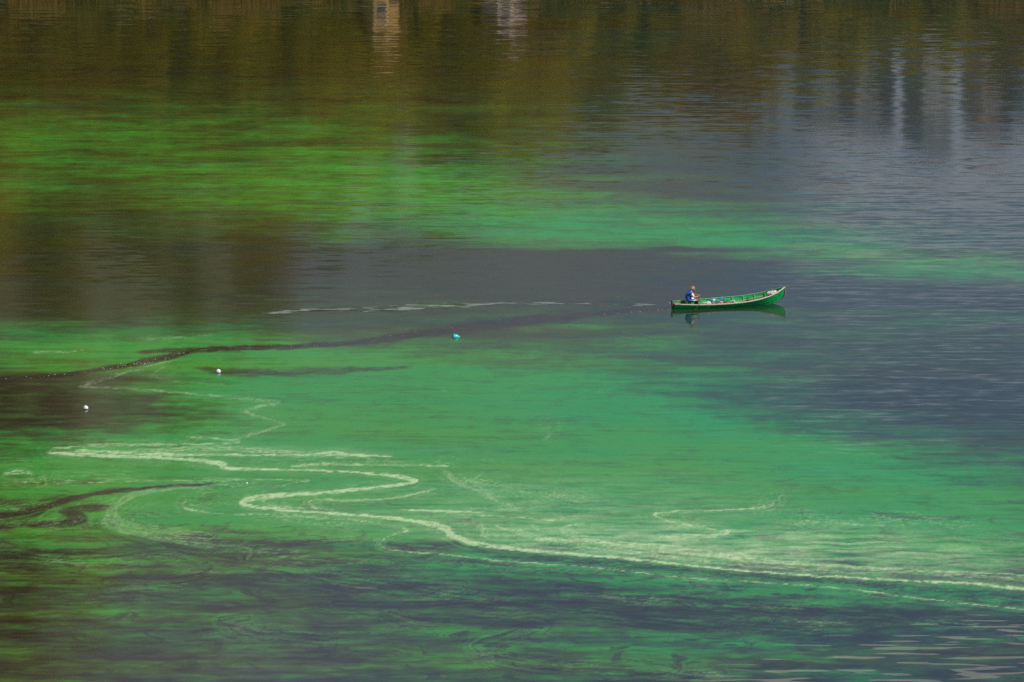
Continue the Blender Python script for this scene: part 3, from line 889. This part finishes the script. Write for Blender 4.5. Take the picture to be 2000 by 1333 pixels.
# ribs
for s in (.12, .22, .33, .44, .55, .65, .75, .84, .91):
    for side in (-1, 1):
        bm = bmesh.new()
        pts = [lap(s, t) for t in (.02, .3, .6, .97)]
        rows = []
        for p in pts:
            yi = side * (p[1] - .025)
            rows.append([bm.verts.new((p[0] + dx, yi - side * dy, p[2])) for dx, dy in ((-.022, 0), (.022, 0), (.022, .045), (-.022, .045))])
        for r0, r1 in zip(rows, rows[1:]):
            for k in range(4):
                bm.faces.new((r0[k], r0[(k + 1) % 4], r1[(k + 1) % 4], r1[k]))
        bm.faces.new(rows[0][::-1]); bm.faces.new(rows[-1])
        bmesh.ops.recalc_face_normals(bm, faces=bm.faces)
        from_bm("rib", bm, RAILG if s > .5 else INNER, boat)
# thwarts
for s, w_, dz in ((.13, .30, -.03), (.50, .2, -.12), (.70, .2, -.15)):
    g = gun(s)
    bm = bmesh.new()
    box(bm, (g[0], 0, g[2] + dz), (w_, 2 * (g[1] - .05), .035))
    bmesh.ops.bevel(bm, geom=bm.edges[:], offset=.006, segments=1, affect='EDGES')
    from_bm("thwart", bm, INNER, boat)
# bow deck, stem, transom, stern post
bm = bmesh.new()
a = [Vector((gun(s)[0], sd * (gun(s)[1] - .03), gun(s)[2] - .05)) for s, sd in ((.88, -1), (.93, -1), (.98, -1), (.98, 1), (.93, 1), (.88, 1))]
f = bm.faces.new([bm.verts.new(p) for p in a])
ex = bmesh.ops.extrude_face_region(bm, geom=[f])
bmesh.ops.translate(bm, vec=(0, 0, -.025), verts=[g for g in ex['geom'] if isinstance(g, bmesh.types.BMVert)])
bmesh.ops.triangulate(bm, faces=bm.faces[:])
bmesh.ops.recalc_face_normals(bm, faces=bm.faces)
from_bm("bow_deck", bm, INNER, boat)
bm = bmesh.new()
prof = [(.845, -.03), (.90, .05), (.95, .16), (.985, .30), (1.0, .45), (1.004, .7), (1.006, .99)]
rows = [[bm.verts.new((L_BOAT * s + dx, dy, z)) for dx, dy in ((-.05, -.026), (.018, -.018), (.018, .018), (-.05, .026))] for s, z in prof]
for r0, r1 in zip(rows, rows[1:]):
    for k in range(4):
        bm.faces.new((r0[k], r0[(k + 1) % 4], r1[(k + 1) % 4], r1[k]))
bm.faces.new(rows[0][::-1]); bm.faces.new(rows[-1])
bmesh.ops.recalc_face_normals(bm, faces=bm.faces)
stem = from_bm("stem_post", bm, TAR, boat)
bm = bmesh.new()
rows = [[bm.verts.new((L_BOAT * s + dx, dy, z)) for dx, dy in ((.020, -.022), (.034, -.020), (.034, .020), (.020, .022))] for s, z in ((1.0, .44), (1.004, .7), (1.006, .995))]
for r0, r1 in zip(rows, rows[1:]):
    for k in range(4):
        bm.faces.new((r0[k], r0[(k + 1) % 4], r1[(k + 1) % 4], r1[k]))
bm.faces.new(rows[0][::-1]); bm.faces.new(rows[-1])
bmesh.ops.recalc_face_normals(bm, faces=bm.faces)
from_bm("stem_band", bm, WORN, stem)
bm = bmesh.new()
v = [bm.verts.new(p) for p in ((.0, -.26, .31), (.0, .26, .31), (.0, .17, -.06), (.0, -.17, -.06))]
f = bm.faces.new(v)
ex = bmesh.ops.extrude_face_region(bm, geom=[f])
bmesh.ops.translate(bm, vec=(-.035, 0, 0), verts=[g for g in ex['geom'] if isinstance(g, bmesh.types.BMVert)])
bmesh.ops.recalc_face_normals(bm, faces=bm.faces)
from_bm("transom", bm, DARKW, boat)
bm = bmesh.new()
box(bm, (-.085, -.05, .21), (.10, .20, .62), Matrix.Rotation(R(-9), 3, 'Y'))
bmesh.ops.bevel(bm, geom=bm.edges[:], offset=.015, segments=1, affect='EDGES')
from_bm("stern_post", bm, DARKW, boat)
for k, (px, py, pz, an) in enumerate(((.07, -.20, .37, 24), (.15, -.24, .37, 32), (.24, -.30, .355, 38))):
    bm = bmesh.new()
    box(bm, (px, py, pz), (.05, .06, .22), Matrix.Rotation(R(an), 3, 'Y'))
    bmesh.ops.bevel(bm, geom=bm.edges[:], offset=.008, segments=1, affect='EDGES')
    from_bm("stern_cleat", bm, PALEW, boat)
for s, side in ((.46, 1), (.90, 1), (.30, -1)):
    g = gun(s)
    bm = bmesh.new()
    tube(bm, [(g[0], side * g[1], g[2] - .02), (g[0], side * g[1], g[2] + .13)], [.016, .012], 8)
    from_bm("thole_pin", bm, WORN, boat)

BM = Matrix.Translation(boat.location) @ boat.rotation_euler.to_matrix().to_4x4()
def on_boat(o):
    o.matrix_world = BM @ o.matrix_world
    return o
def lump(name, c, r, m, seed, label, cat, amp=.35, group=None):
    """crumpled bundle of net or cloth: folds, not a ball"""
    bm = bmesh.new()
    bmesh.ops.create_icosphere(bm, subdivisions=4, radius=1)
    for v in bm.verts:
        p = v.co.copy()
        n1 = mnoise.noise(p * 1.7 + Vector((seed, 0, 0)))
        n2 = abs(mnoise.noise(p * 4.2 + Vector((0, seed, 0))))
        k = 1 + amp * n1 - amp * .8 * n2
        v.co = Vector((p.x * r[0] * k, p.y * r[1] * k, max(p.z, -.55) * r[2] * k))
    o = from_bm(name, bm, m)
    o.location = c
    tag(o, label, cat, group)
    bpy.context.view_layer.update()
    return on_boat(o)
NETW = mat("white_netting", (.66, .62, .58), .85, .25, 22, .2, dark=(.30, .26, .25), bump=.8)
NETT = mat("teal_netting", (.03, .34, .27), .8, .25, 20, .2, dark=(.01, .10, .09), bump=.8)
REDP = mat("red_plastic", (.50, .02, .025), .45, .15, 8, .4, dark=(.32, .012, .02))
PINKC = mat("pale_cloth", (.55, .42, .44), .85, .2, 14, .2, dark=(.25, .16, .17), bump=.5)
lump("net_pile", (1.98, -.28, .20), (.26, .26, .17), NETW, 3, "heap of white fishing net beside the seated fisherman", "net")
lump("net_pile", (2.55, .12, .22), (.40, .30, .20), NETT, 9, "teal net heaped amidships behind the red bags", "net")
lump("net_pile", (3.02, .16, .25), (.24, .24, .15), NETT, 14, "smaller teal net heap toward the middle thwart", "net")
lump("net_pile", (2.42, .02, .30), (.12, .14, .12), NETW, 21, "small white net bundle on top of the teal heap", "net")
lump("net_pile", (2.82, -.20, .24), (.11, .12, .11), NETW, 29, "small white net bundle between the red bags", "net")
lump("plastic_bag", (2.28, -.42, .24), (.16, .12, .085), REDP, 5, "red plastic bag against the gunwale, nearest the fisherman", "bag", .25, "red bags in the boat")
lump("plastic_bag", (2.66, -.43, .25), (.20, .12, .10), REDP, 6, "largest red plastic bag, middle of three along the gunwale", "bag", .25, "red bags in the boat")
lump("plastic_bag", (3.1, -.43, .245), (.22, .12, .075), REDP, 7, "flat red plastic bag, farthest of three from the fisherman", "bag", .25, "red bags in the boat")
lump("cloth_bundle", (3.5, -.36, .29), (.15, .14, .13), PINKC, 17, "crumpled pinkish white cloth beside the flat red bag", "cloth", .4)
lump("cloth_bundle", (5.98, -.04, .62), (.30, .18, .13), NETW, 33, "crumpled white cloth stowed on the bow deck", "cloth", .45)

# an oar lying along the boat
oar = link("oar", None)
tag(oar, "bare wooden oar lying inside the boat amidships", "oar")
bm = bmesh.new()
tube(bm, [(0, 0, 0), (.9, 0, 0), (1.5, 0, 0)], [.022, .026, .024], 8)
from_bm("shaft", bm, PALEW, oar)
bm = bmesh.new()
box(bm, (-.38, 0, 0), (.76, .15, .025))
bmesh.ops.bevel(bm, geom=bm.edges[:], offset=.01, segments=2, affect='EDGES')
from_bm("blade", bm, PALEW, oar)
oar.matrix_world = BM @ Matrix.Translation((4.0, -.05, .22)) @ Matrix.Rotation(R(8), 4, 'Z') @ Matrix.Rotation(R(-7), 4, 'Y')

# ------------------------------------------------------------------ the fisherman
def skinned(nodes, edges):
    me = bpy.data.meshes.new("tmp")
    me.from_pydata([n[0] for n in nodes], edges, [])
    o = link("tmp", me)
    sk = o.modifiers.new("s", 'SKIN')
    sk.use_smooth_shade = True
    for i, n in enumerate(nodes):
        r = n[1] if hasattr(n[1], '__len__') else (n[1], n[1])
        me.skin_vertices[0].data[i].radius = r
    me.skin_vertices[0].data[0].use_root = True
    sb = o.modifiers.new("d", 'SUBSURF'); sb.levels = sb.render_levels = 2
    return o
def eval_mesh(o):
    bpy.context.view_layer.update()
    dg = bpy.context.evaluated_depsgraph_get()
    me = bpy.data.meshes.new_from_object(o.evaluated_get(dg))
    return me
def drop(o):
    d = o.data
    bpy.data.objects.remove(o)
    bpy.data.meshes.remove(d)

Sh, E, Wr = {}, {}, {}
Sh[-1], E[-1], Wr[-1] = Vector((1.00, -.215, .90)), Vector((1.15, -.29, .675)), Vector((1.42, -.22, .705))
Sh[1], E[1], Wr[1] = Vector((1.05, .19, .90)), Vector((1.21, .25, .70)), Vector((1.44, .00, .715))
nodes = [((.86, 0, .45), (.21, .18)), ((.85, 0, .60), (.215, .19)), ((.91, 0, .77), (.20, .19)), ((1.0, 0, .90), (.14, .14)), ((1.06, 0, .985), .066), ((1.10, 0, 1.05), .064)]
edges = [(0, 1), (1, 2), (2, 3), (3, 4), (4, 5)]
for sd in (-1, 1):
    i = len(nodes)
    nodes += [(Sh[sd], .082), ((Sh[sd] + E[sd]) / 2, .062), (E[sd], .05), (E[sd].lerp(Wr[sd], .35), .046), (Wr[sd], .03)]
    edges += [(3, i), (i, i + 1), (i + 1, i + 2), (i + 2, i + 3), (i + 3, i + 4)]
    i = len(nodes)
    nodes += [((.95, sd * .11, .42), .115), ((1.13, sd * .15, .44), .095), ((1.34, sd * .18, .46), .072), ((1.37, sd * .18, .28), .062), ((1.36, sd * .18, .06), .045), ((1.40, sd * .18, .0), .045), ((1.54, sd * .19, -.005), .036)]
    edges += [(0, i)] + [(i + k, i + k + 1) for k in range(6)]
pieces = [skinned(nodes, edges)]
# head: cranium, jaw, nose, ears
bm = bmesh.new()
HS = 1.16
Hc = Vector((1.13, 0, 1.125))
tilt = Matrix.Rotation(R(14), 3, 'Y')
def ell(c, r, n=24):
    m = Matrix.Translation(Hc + tilt @ (Vector(c) * HS)) @ tilt.to_4x4() @ Matrix.Diagonal((*[q * HS for q in r], 1))
    bmesh.ops.create_uvsphere(bm, u_segments=n, v_segments=n // 2, radius=1, matrix=m)
ell((0, 0, .02), (.104, .080, .105))
ell((.028, 0, -.05), (.072, .062, .082))
ell((.055, 0, -.10), (.036, .034, .03))
ell((.108, 0, -.025), (.022, .015, .020), 12)
ell((.096, 0, .005), (.016, .012, .03), 12)
ell((.088, 0, .03), (.022, .058, .012), 12)
ell((.092, 0, -.072), (.014, .028, .010), 12)
for sd in (-1, 1):
    ell((-.005, sd * .083, -.01), (.022, .012, .034), 12)
pieces.append(from_bm("tmp", bm))
# hands: palm and five curled fingers closing on the line
GRIP = {-1: Vector((1.505, -.19, .70)), 1: Vector((1.525, .0, .705))}
for sd in (-1, 1):
    w, g = Wr[sd], GRIP[sd]
    pieces.append(skinned([(w, .028), (w.lerp(g, .55) + Vector((0, 0, .012)), (.034, .026)), (g + Vector((-.012, 0, .018)), (.036, .024))], [(0, 1), (1, 2)]))
    for k in range(4):
        off = Vector((.0, (-.033 + .022 * k), .012 - .003 * abs(k - 1.3)))
        ln = (.9, 1.0, .95, .78)[k]
        b = g + off
        pieces.append(skinned([(b + Vector((-.02, 0, .012)), .0105), (b + Vector((.022 * ln, 0, .016)), .010), (b + Vector((.034 * ln, 0, -.012)), .0095), (b + Vector((.014, 0, -.032 * ln)), .009), (b + Vector((-.006, 0, -.03)), .0085)],
                              [(0, 1), (1, 2), (2, 3), (3, 4)]))
    t0 = w.lerp(g, .5)
    pieces.append(skinned([(t0 + Vector((0, .02, 0)), .013), (t0 + Vector((.028, .036, -.012)), .012), (t0 + Vector((.056, .022, -.026)), .0105)], [(0, 1), (1, 2)]))
bmj = bmesh.new()
for o in pieces:
    me = eval_mesh(o)
    bmj.from_mesh(me)
    bpy.data.meshes.remove(me)
for o in pieces:
    drop(o)
joined = from_bm("tmp", bmj)
rm = joined.modifiers.new("r", 'REMESH'); rm.mode = 'VOXEL'; rm.voxel_size = .0075
sm = joined.modifiers.new("s", 'SMOOTH'); sm.factor, sm.iterations = .5, 2
body_me = eval_mesh(joined)
drop(joined)
SKIN = mat("sunburnt_skin", (.50, .22, .14), .55, .12, 12, .35, dark=(.34, .13, .085))
BLUE = mat("blue_cotton", (.05, .13, .46), .85, .12, 9, .15, dark=(.03, .08, .30), bump=.4)
WHITE = mat("white_cotton", (.76, .75, .76), .85, .06, 9, .15, dark=(.6, .59, .62), bump=.4)
NAVY = mat("dark_trousers", (.03, .028, .035), .9, .15, 9, .15)
HAIRM = mat("grey_hair", (.55, .52, .50), .8, .2, 60, .2, dark=(.22, .19, .18))
DARKH = mat("dark_beard", (.02, .016, .014), .8, .2, 60, .2)
body_me.name = "person"
person = link("person", body_me, mat=SKIN)
body_me.polygons.foreach_set("use_smooth", [True] * len(body_me.polygons))
tag(person, "seated fisherman in a blue vest and white sleeves hauling a line at the stern", "person")
co = np.empty(len(body_me.vertices) * 3, np.float32)
body_me.vertices.foreach_get("co", co)
co = co.reshape(-1, 3)
no = np.empty_like(co).ravel()
body_me.vertices.foreach_get("normal", no)
no = no.reshape(-1, 3)
def seg_t(a, b):
    a, b = np.array(a), np.array(b)
    d = b - a
    t = np.clip(((co - a) @ d) / (d @ d), 0, 1)
    return t, np.linalg.norm(co - (a + t[:, None] * d), axis=1)
arm = np.zeros(len(co)); sleeve = np.zeros(len(co), bool)
for sd in (-1, 1):
    t1, d1 = seg_t(Sh[sd], E[sd]); t2, d2 = seg_t(E[sd], Wr[sd])
    outer = sd * co[:, 1] > .15
    sleeve |= (d1 < .115) & (t1 > .02) & (t1 < .86) & outer & (d2 > .045)
    arm += ((d2 < .085) & (t2 > .03)) | ((d1 < .1) & (t1 >= .86)) | (co[:, 0] > 1.36)
isarm = (arm > 0) & (co[:, 2] > .55)
torso = (co[:, 2] > .42) & (co[:, 2] + (co[:, 0] - 1.04) * .35 < .975) & ~isarm & (co[:, 0] < 1.26)
vest = torso & ~sleeve & ((co[:, 0] - .40 * (co[:, 2] - .5)) < .955)
front = torso & ~sleeve & ~vest
legs = (co[:, 2] <= .45) & (co[:, 2] > .03)
faces = [tuple(p.vertices) for p in body_me.polygons]
def garment(name, mask, m, off):
    idx = np.where(mask)[0]
    keep = [f for f in faces if all(mask[i] for i in f)]
    us = sorted({i for f in keep for i in f})
    mp = {i: k for k, i in enumerate(us)}
    me = bpy.data.meshes.new(name)
    fold = np.array([mnoise.noise(Vector(co[i]) * 13) * .007 + mnoise.noise(Vector(co[i]) * 31) * .003 for i in us])
    pts_ = co[us] + no[us] * (off + fold)[:, None]
    me.from_pydata(pts_.tolist(), [], [tuple(mp[i] for i in f) for f in keep])
    me.polygons.foreach_set("use_smooth", [True] * len(me.polygons))
    o = link(name, me, person, m)
    so = o.modifiers.new("t", 'SOLIDIFY'); so.thickness = .006; so.offset = -1
    return o
garment("vest", vest, BLUE, .016)
garment("shirt_front", front, WHITE, .013)
garment("sleeve", sleeve & (co[:, 1] < 0), WHITE, .015)
garment("sleeve", sleeve & (co[:, 1] > 0), WHITE, .015)
garment("trousers", legs, NAVY, .014)
# hair at the sides and back, short dark beard
hl = (co - np.array(Hc)) @ np.array(tilt) / HS
hm_ = (hl[:, 0] < .012) & (hl[:, 2] > -.075) & (hl[:, 2] < .045) & (co[:, 2] > 1.0) & (np.abs(hl[:, 1]) < .085)
garment("hair", hm_, HAIRM, .010)
bd = (hl[:, 0] > .03) & (hl[:, 2] < -.058) & (hl[:, 2] > -.14) & (co[:, 2] > .98)
garment("beard", bd, DARKH, .010)
bpy.context.view_layer.update()
on_boat(person)

# the hauled line: out of the water, over the near gunwale, through the hands and down to the net
LINE = mat("brown_rope", (.16, .09, .05), .85, .2, 30, .2, dark=(.07, .04, .025), bump=.5)
LINE2 = mat("tan_rope", (.42, .30, .16), .85, .2, 30, .2, dark=(.24, .15, .07), bump=.5)
gz = gun(.21)
def rope(name, pts, r, m, label):
    bm = bmesh.new()
    c = [Vector(p) for p in pts]
    out = []
    for i in range(len(c) - 1):
        a0, a, b, b1 = c[max(i - 1, 0)], c[i], c[i + 1], c[min(i + 2, len(c) - 1)]
        for k in range(6):
            t = k / 6
            out.append(.5 * (2 * a + (b - a0) * t + (2 * a0 - 5 * a + 4 * b - b1) * t * t + (3 * a - a0 - 3 * b + b1) * t ** 3))
    out.append(c[-1])
    tube(bm, out, r, 6)
    o = from_bm(name, bm, m, smooth=True)
    tag(o, label, "rope")
    bpy.context.view_layer.update()
    return on_boat(o)
rope("net_rope", [(1.50, -.19, .682), (1.44, -.30, .50), (1.40, -.50, .345), (1.36, -.585, .29), (1.22, -.62, .12), (1.02, -.68, -.03)], .017, LINE, "dark wet rope running from the fisherman's hand over the gunwale into the water")
rope("net_rope", [(1.525, .0, .69), (1.58, -.12, .55), (1.64, -.30, .40), (1.70, -.40, .28), (1.86, -.36, .26)], .016, LINE2, "tan rope hanging from the fisherman's hands to the white net heap")

# ------------------------------------------------------------------ floats on the water
def lathe(bm, prof, n=24, mtx=Matrix()):
    rings = []
    for r, z in prof:
        if r < 1e-5:
            rings.append([bm.verts.new(mtx @ Vector((0, 0, z)))])
        else:
            rings.append([bm.verts.new(mtx @ Vector((r * math.cos(2 * math.pi * k / n), r * math.sin(2 * math.pi * k / n), z))) for k in range(n)])
    for a, b in zip(rings, rings[1:]):
        for k in range(n):
            q = [a[k % len(a)], a[(k + 1) % len(a)], b[(k + 1) % len(b)], b[k % len(b)]]
            q = list(dict.fromkeys(q))
            if len(q) > 2:
                bm.faces.new(q)
    bmesh.ops.recalc_face_normals(bm, faces=bm.faces)
BUOY = mat("buoy_white", (.80, .78, .77), .4, .05, 10, .4, dark=(.6, .56, .55))
SLIME = mat("waterline_slime", (.05, .045, .015), .7, .2, 12, .3)
def buoy(u, v, r, label):
    root = link("net_buoy", None)
    root.location = lake_point(u, v)
    root.rotation_euler = (R(5), R(-6), u)
    tag(root, label, "buoy", "white net buoys")
    bm = bmesh.new()
    pr = [(r * math.sin(math.pi * i / 18), r * .42 - r * math.cos(math.pi * i / 18)) for i in range(19)]
    lathe(bm, pr)
    from_bm("ball", bm, BUOY, root, True)
    bm = bmesh.new()
    lathe(bm, [(r * 1.012 * math.sin(a), r * .42 - r * 1.012 * math.cos(a)) for a in [1.0 + .045 * i for i in range(6)]])
    from_bm("waterline_band", bm, SLIME, root, True)
    bm = bmesh.new()
    tube(bm, [(-.03, 0, r * 1.40), (-.02, 0, r * 1.52), (.02, 0, r * 1.52), (.03, 0, r * 1.40)], .009, 6)
    from_bm("rope_eye", bm, BUOY, root, True)
buoy(427, 728, .135, "white ball buoy beside the dark lane in the algae")
buoy(167.5, 799.5, .135, "white ball buoy on dark water near the edge of the lake view")
TEAL = mat("teal_plastic", (.02, .52, .50), .28, .06, 8, .5, dark=(.015, .40, .40))
TEALD = mat("teal_dark_base", (.01, .10, .10), .5, .1, 8, .4)
REDC = mat("red_cap", (.45, .02, .06), .4, .1, 8, .4)
root = link("bottle_float", None)
root.location = lake_point(884.5, 659.5)
root.rotation_euler = (0, 0, R(4))
tag(root, "teal plastic bottle float with red cap lying on the water", "float")
mt_ = Matrix.Translation((0, 0, .045)) @ Matrix.Rotation(R(95), 4, 'Y')
bm = bmesh.new(); lathe(bm, [(.155, .02), (.165, .04), (.16, .10), (.155, .18), (.145, .24), (.11, .31), (.06, .37), (.035, .39), (.033, .42)], 24, mt_); from_bm("shell", bm, TEAL, root, True)
bm = bmesh.new(); lathe(bm, [(0, 0), (.15, -.004), (.163, .008), (.163, .022)], 24, mt_); from_bm("base", bm, TEALD, root)
bm = bmesh.new(); lathe(bm, [(.038, .405), (.04, .44), (.034, .455), (0, .456)], 16, mt_); from_bm("cap", bm, REDC, root)
# small floats of the net line trailing from the stern
FLO = mat("orange_float", (.55, .17, .07), .5, .1, 8, .3)
bm = bmesh.new()
lathe(bm, [(.0, -.05), (.03, -.05), (.042, -.03), (.042, .03), (.03, .05), (0, .05)], 12, Matrix.Rotation(R(90), 4, 'Y'))
fp = from_bm("net_float", bm, FLO)
fl = [(1305, 605.2), (1293, 606), (1285, 606.5), (1268, 608), (1250, 609.5), (1246, 610.2), (1233, 610.5), (1206, 613), (1180, 614.5)]
for i, (u, v) in enumerate(fl):
    o = fp if i == 0 else fp.copy()
    if i:
        COL.objects.link(o)
    o.location = lake_point(u, v, .012)
    o.rotation_euler = (0, 0, i * 1.7)
    o.scale = (.72, .72, .72)
    tag(o, "tiny orange net float in the line trailing behind the boat", "float", "floats of the trailing net line")
bm = bmesh.new()
bmesh.ops.create_icosphere(bm, subdivisions=2, radius=.05)
o = from_bm("net_float", bm, BUOY)
o.location = lake_point(482, 944, .02)
tag(o, "tiny white float on green water between pale scum lines", "float")
# bubbles along the swept lane
rb = random.Random(12)
bm = bmesh.new()
lanep = [(1240, 607), (1100, 618), (960, 632), (820, 650), (700, 668), (600, 675), (480, 679), (390, 682), (330, 695), (250, 712), (120, 731), (0, 744)]
def bubble(u, v, r):
    if 1290 < u < 1545 and 550 < v < 630:
        return
    p = lake_point(u, v, r * .15)
    bmesh.ops.create_icosphere(bm, subdivisions=1, radius=r * .62, matrix=Matrix.Translation(p) @ Matrix.Diagonal((1.5, 1.5, .8, 1)))
for k in range(60):
    t = rb.random() * (len(lanep) - 1)
    i = int(t); f = t - i
    u, v = (lanep[i][0] * (1 - f) + lanep[i + 1][0] * f, lanep[i][1] * (1 - f) + lanep[i + 1][1] * f)
    if u > 700 and rb.random() < .75:
        continue
    bubble(u + rb.gauss(0, 12), v + rb.gauss(0, 2.2), rb.uniform(.012, .03))
for k in range(32):
    u = rb.gauss(275, 38)
    bubble(u, 709 - (u - 275) * .13 + rb.gauss(0, 2.6), rb.uniform(.012, .032))
for k in range(70):
    bubble(rb.uniform(700, 2000), rb.choice([rb.gauss(515, 14), rb.uniform(560, 700), rb.uniform(620, 1000)]), rb.uniform(.008, .02))
for k in range(120):
    u = rb.uniform(1620, 1980)
    bubble(u, 1055 + rb.gauss(0, 9) - (u - 1800) * .03, rb.uniform(.008, .018))
o = from_bm("foam_bubbles", bm, mat("foam", (.80, .80, .76), .35, .05, 5, .5), smooth=True)
tag(o, "white bubbles strung along the dark swept lane and drifting on the lake", "foam", kind="stuff")
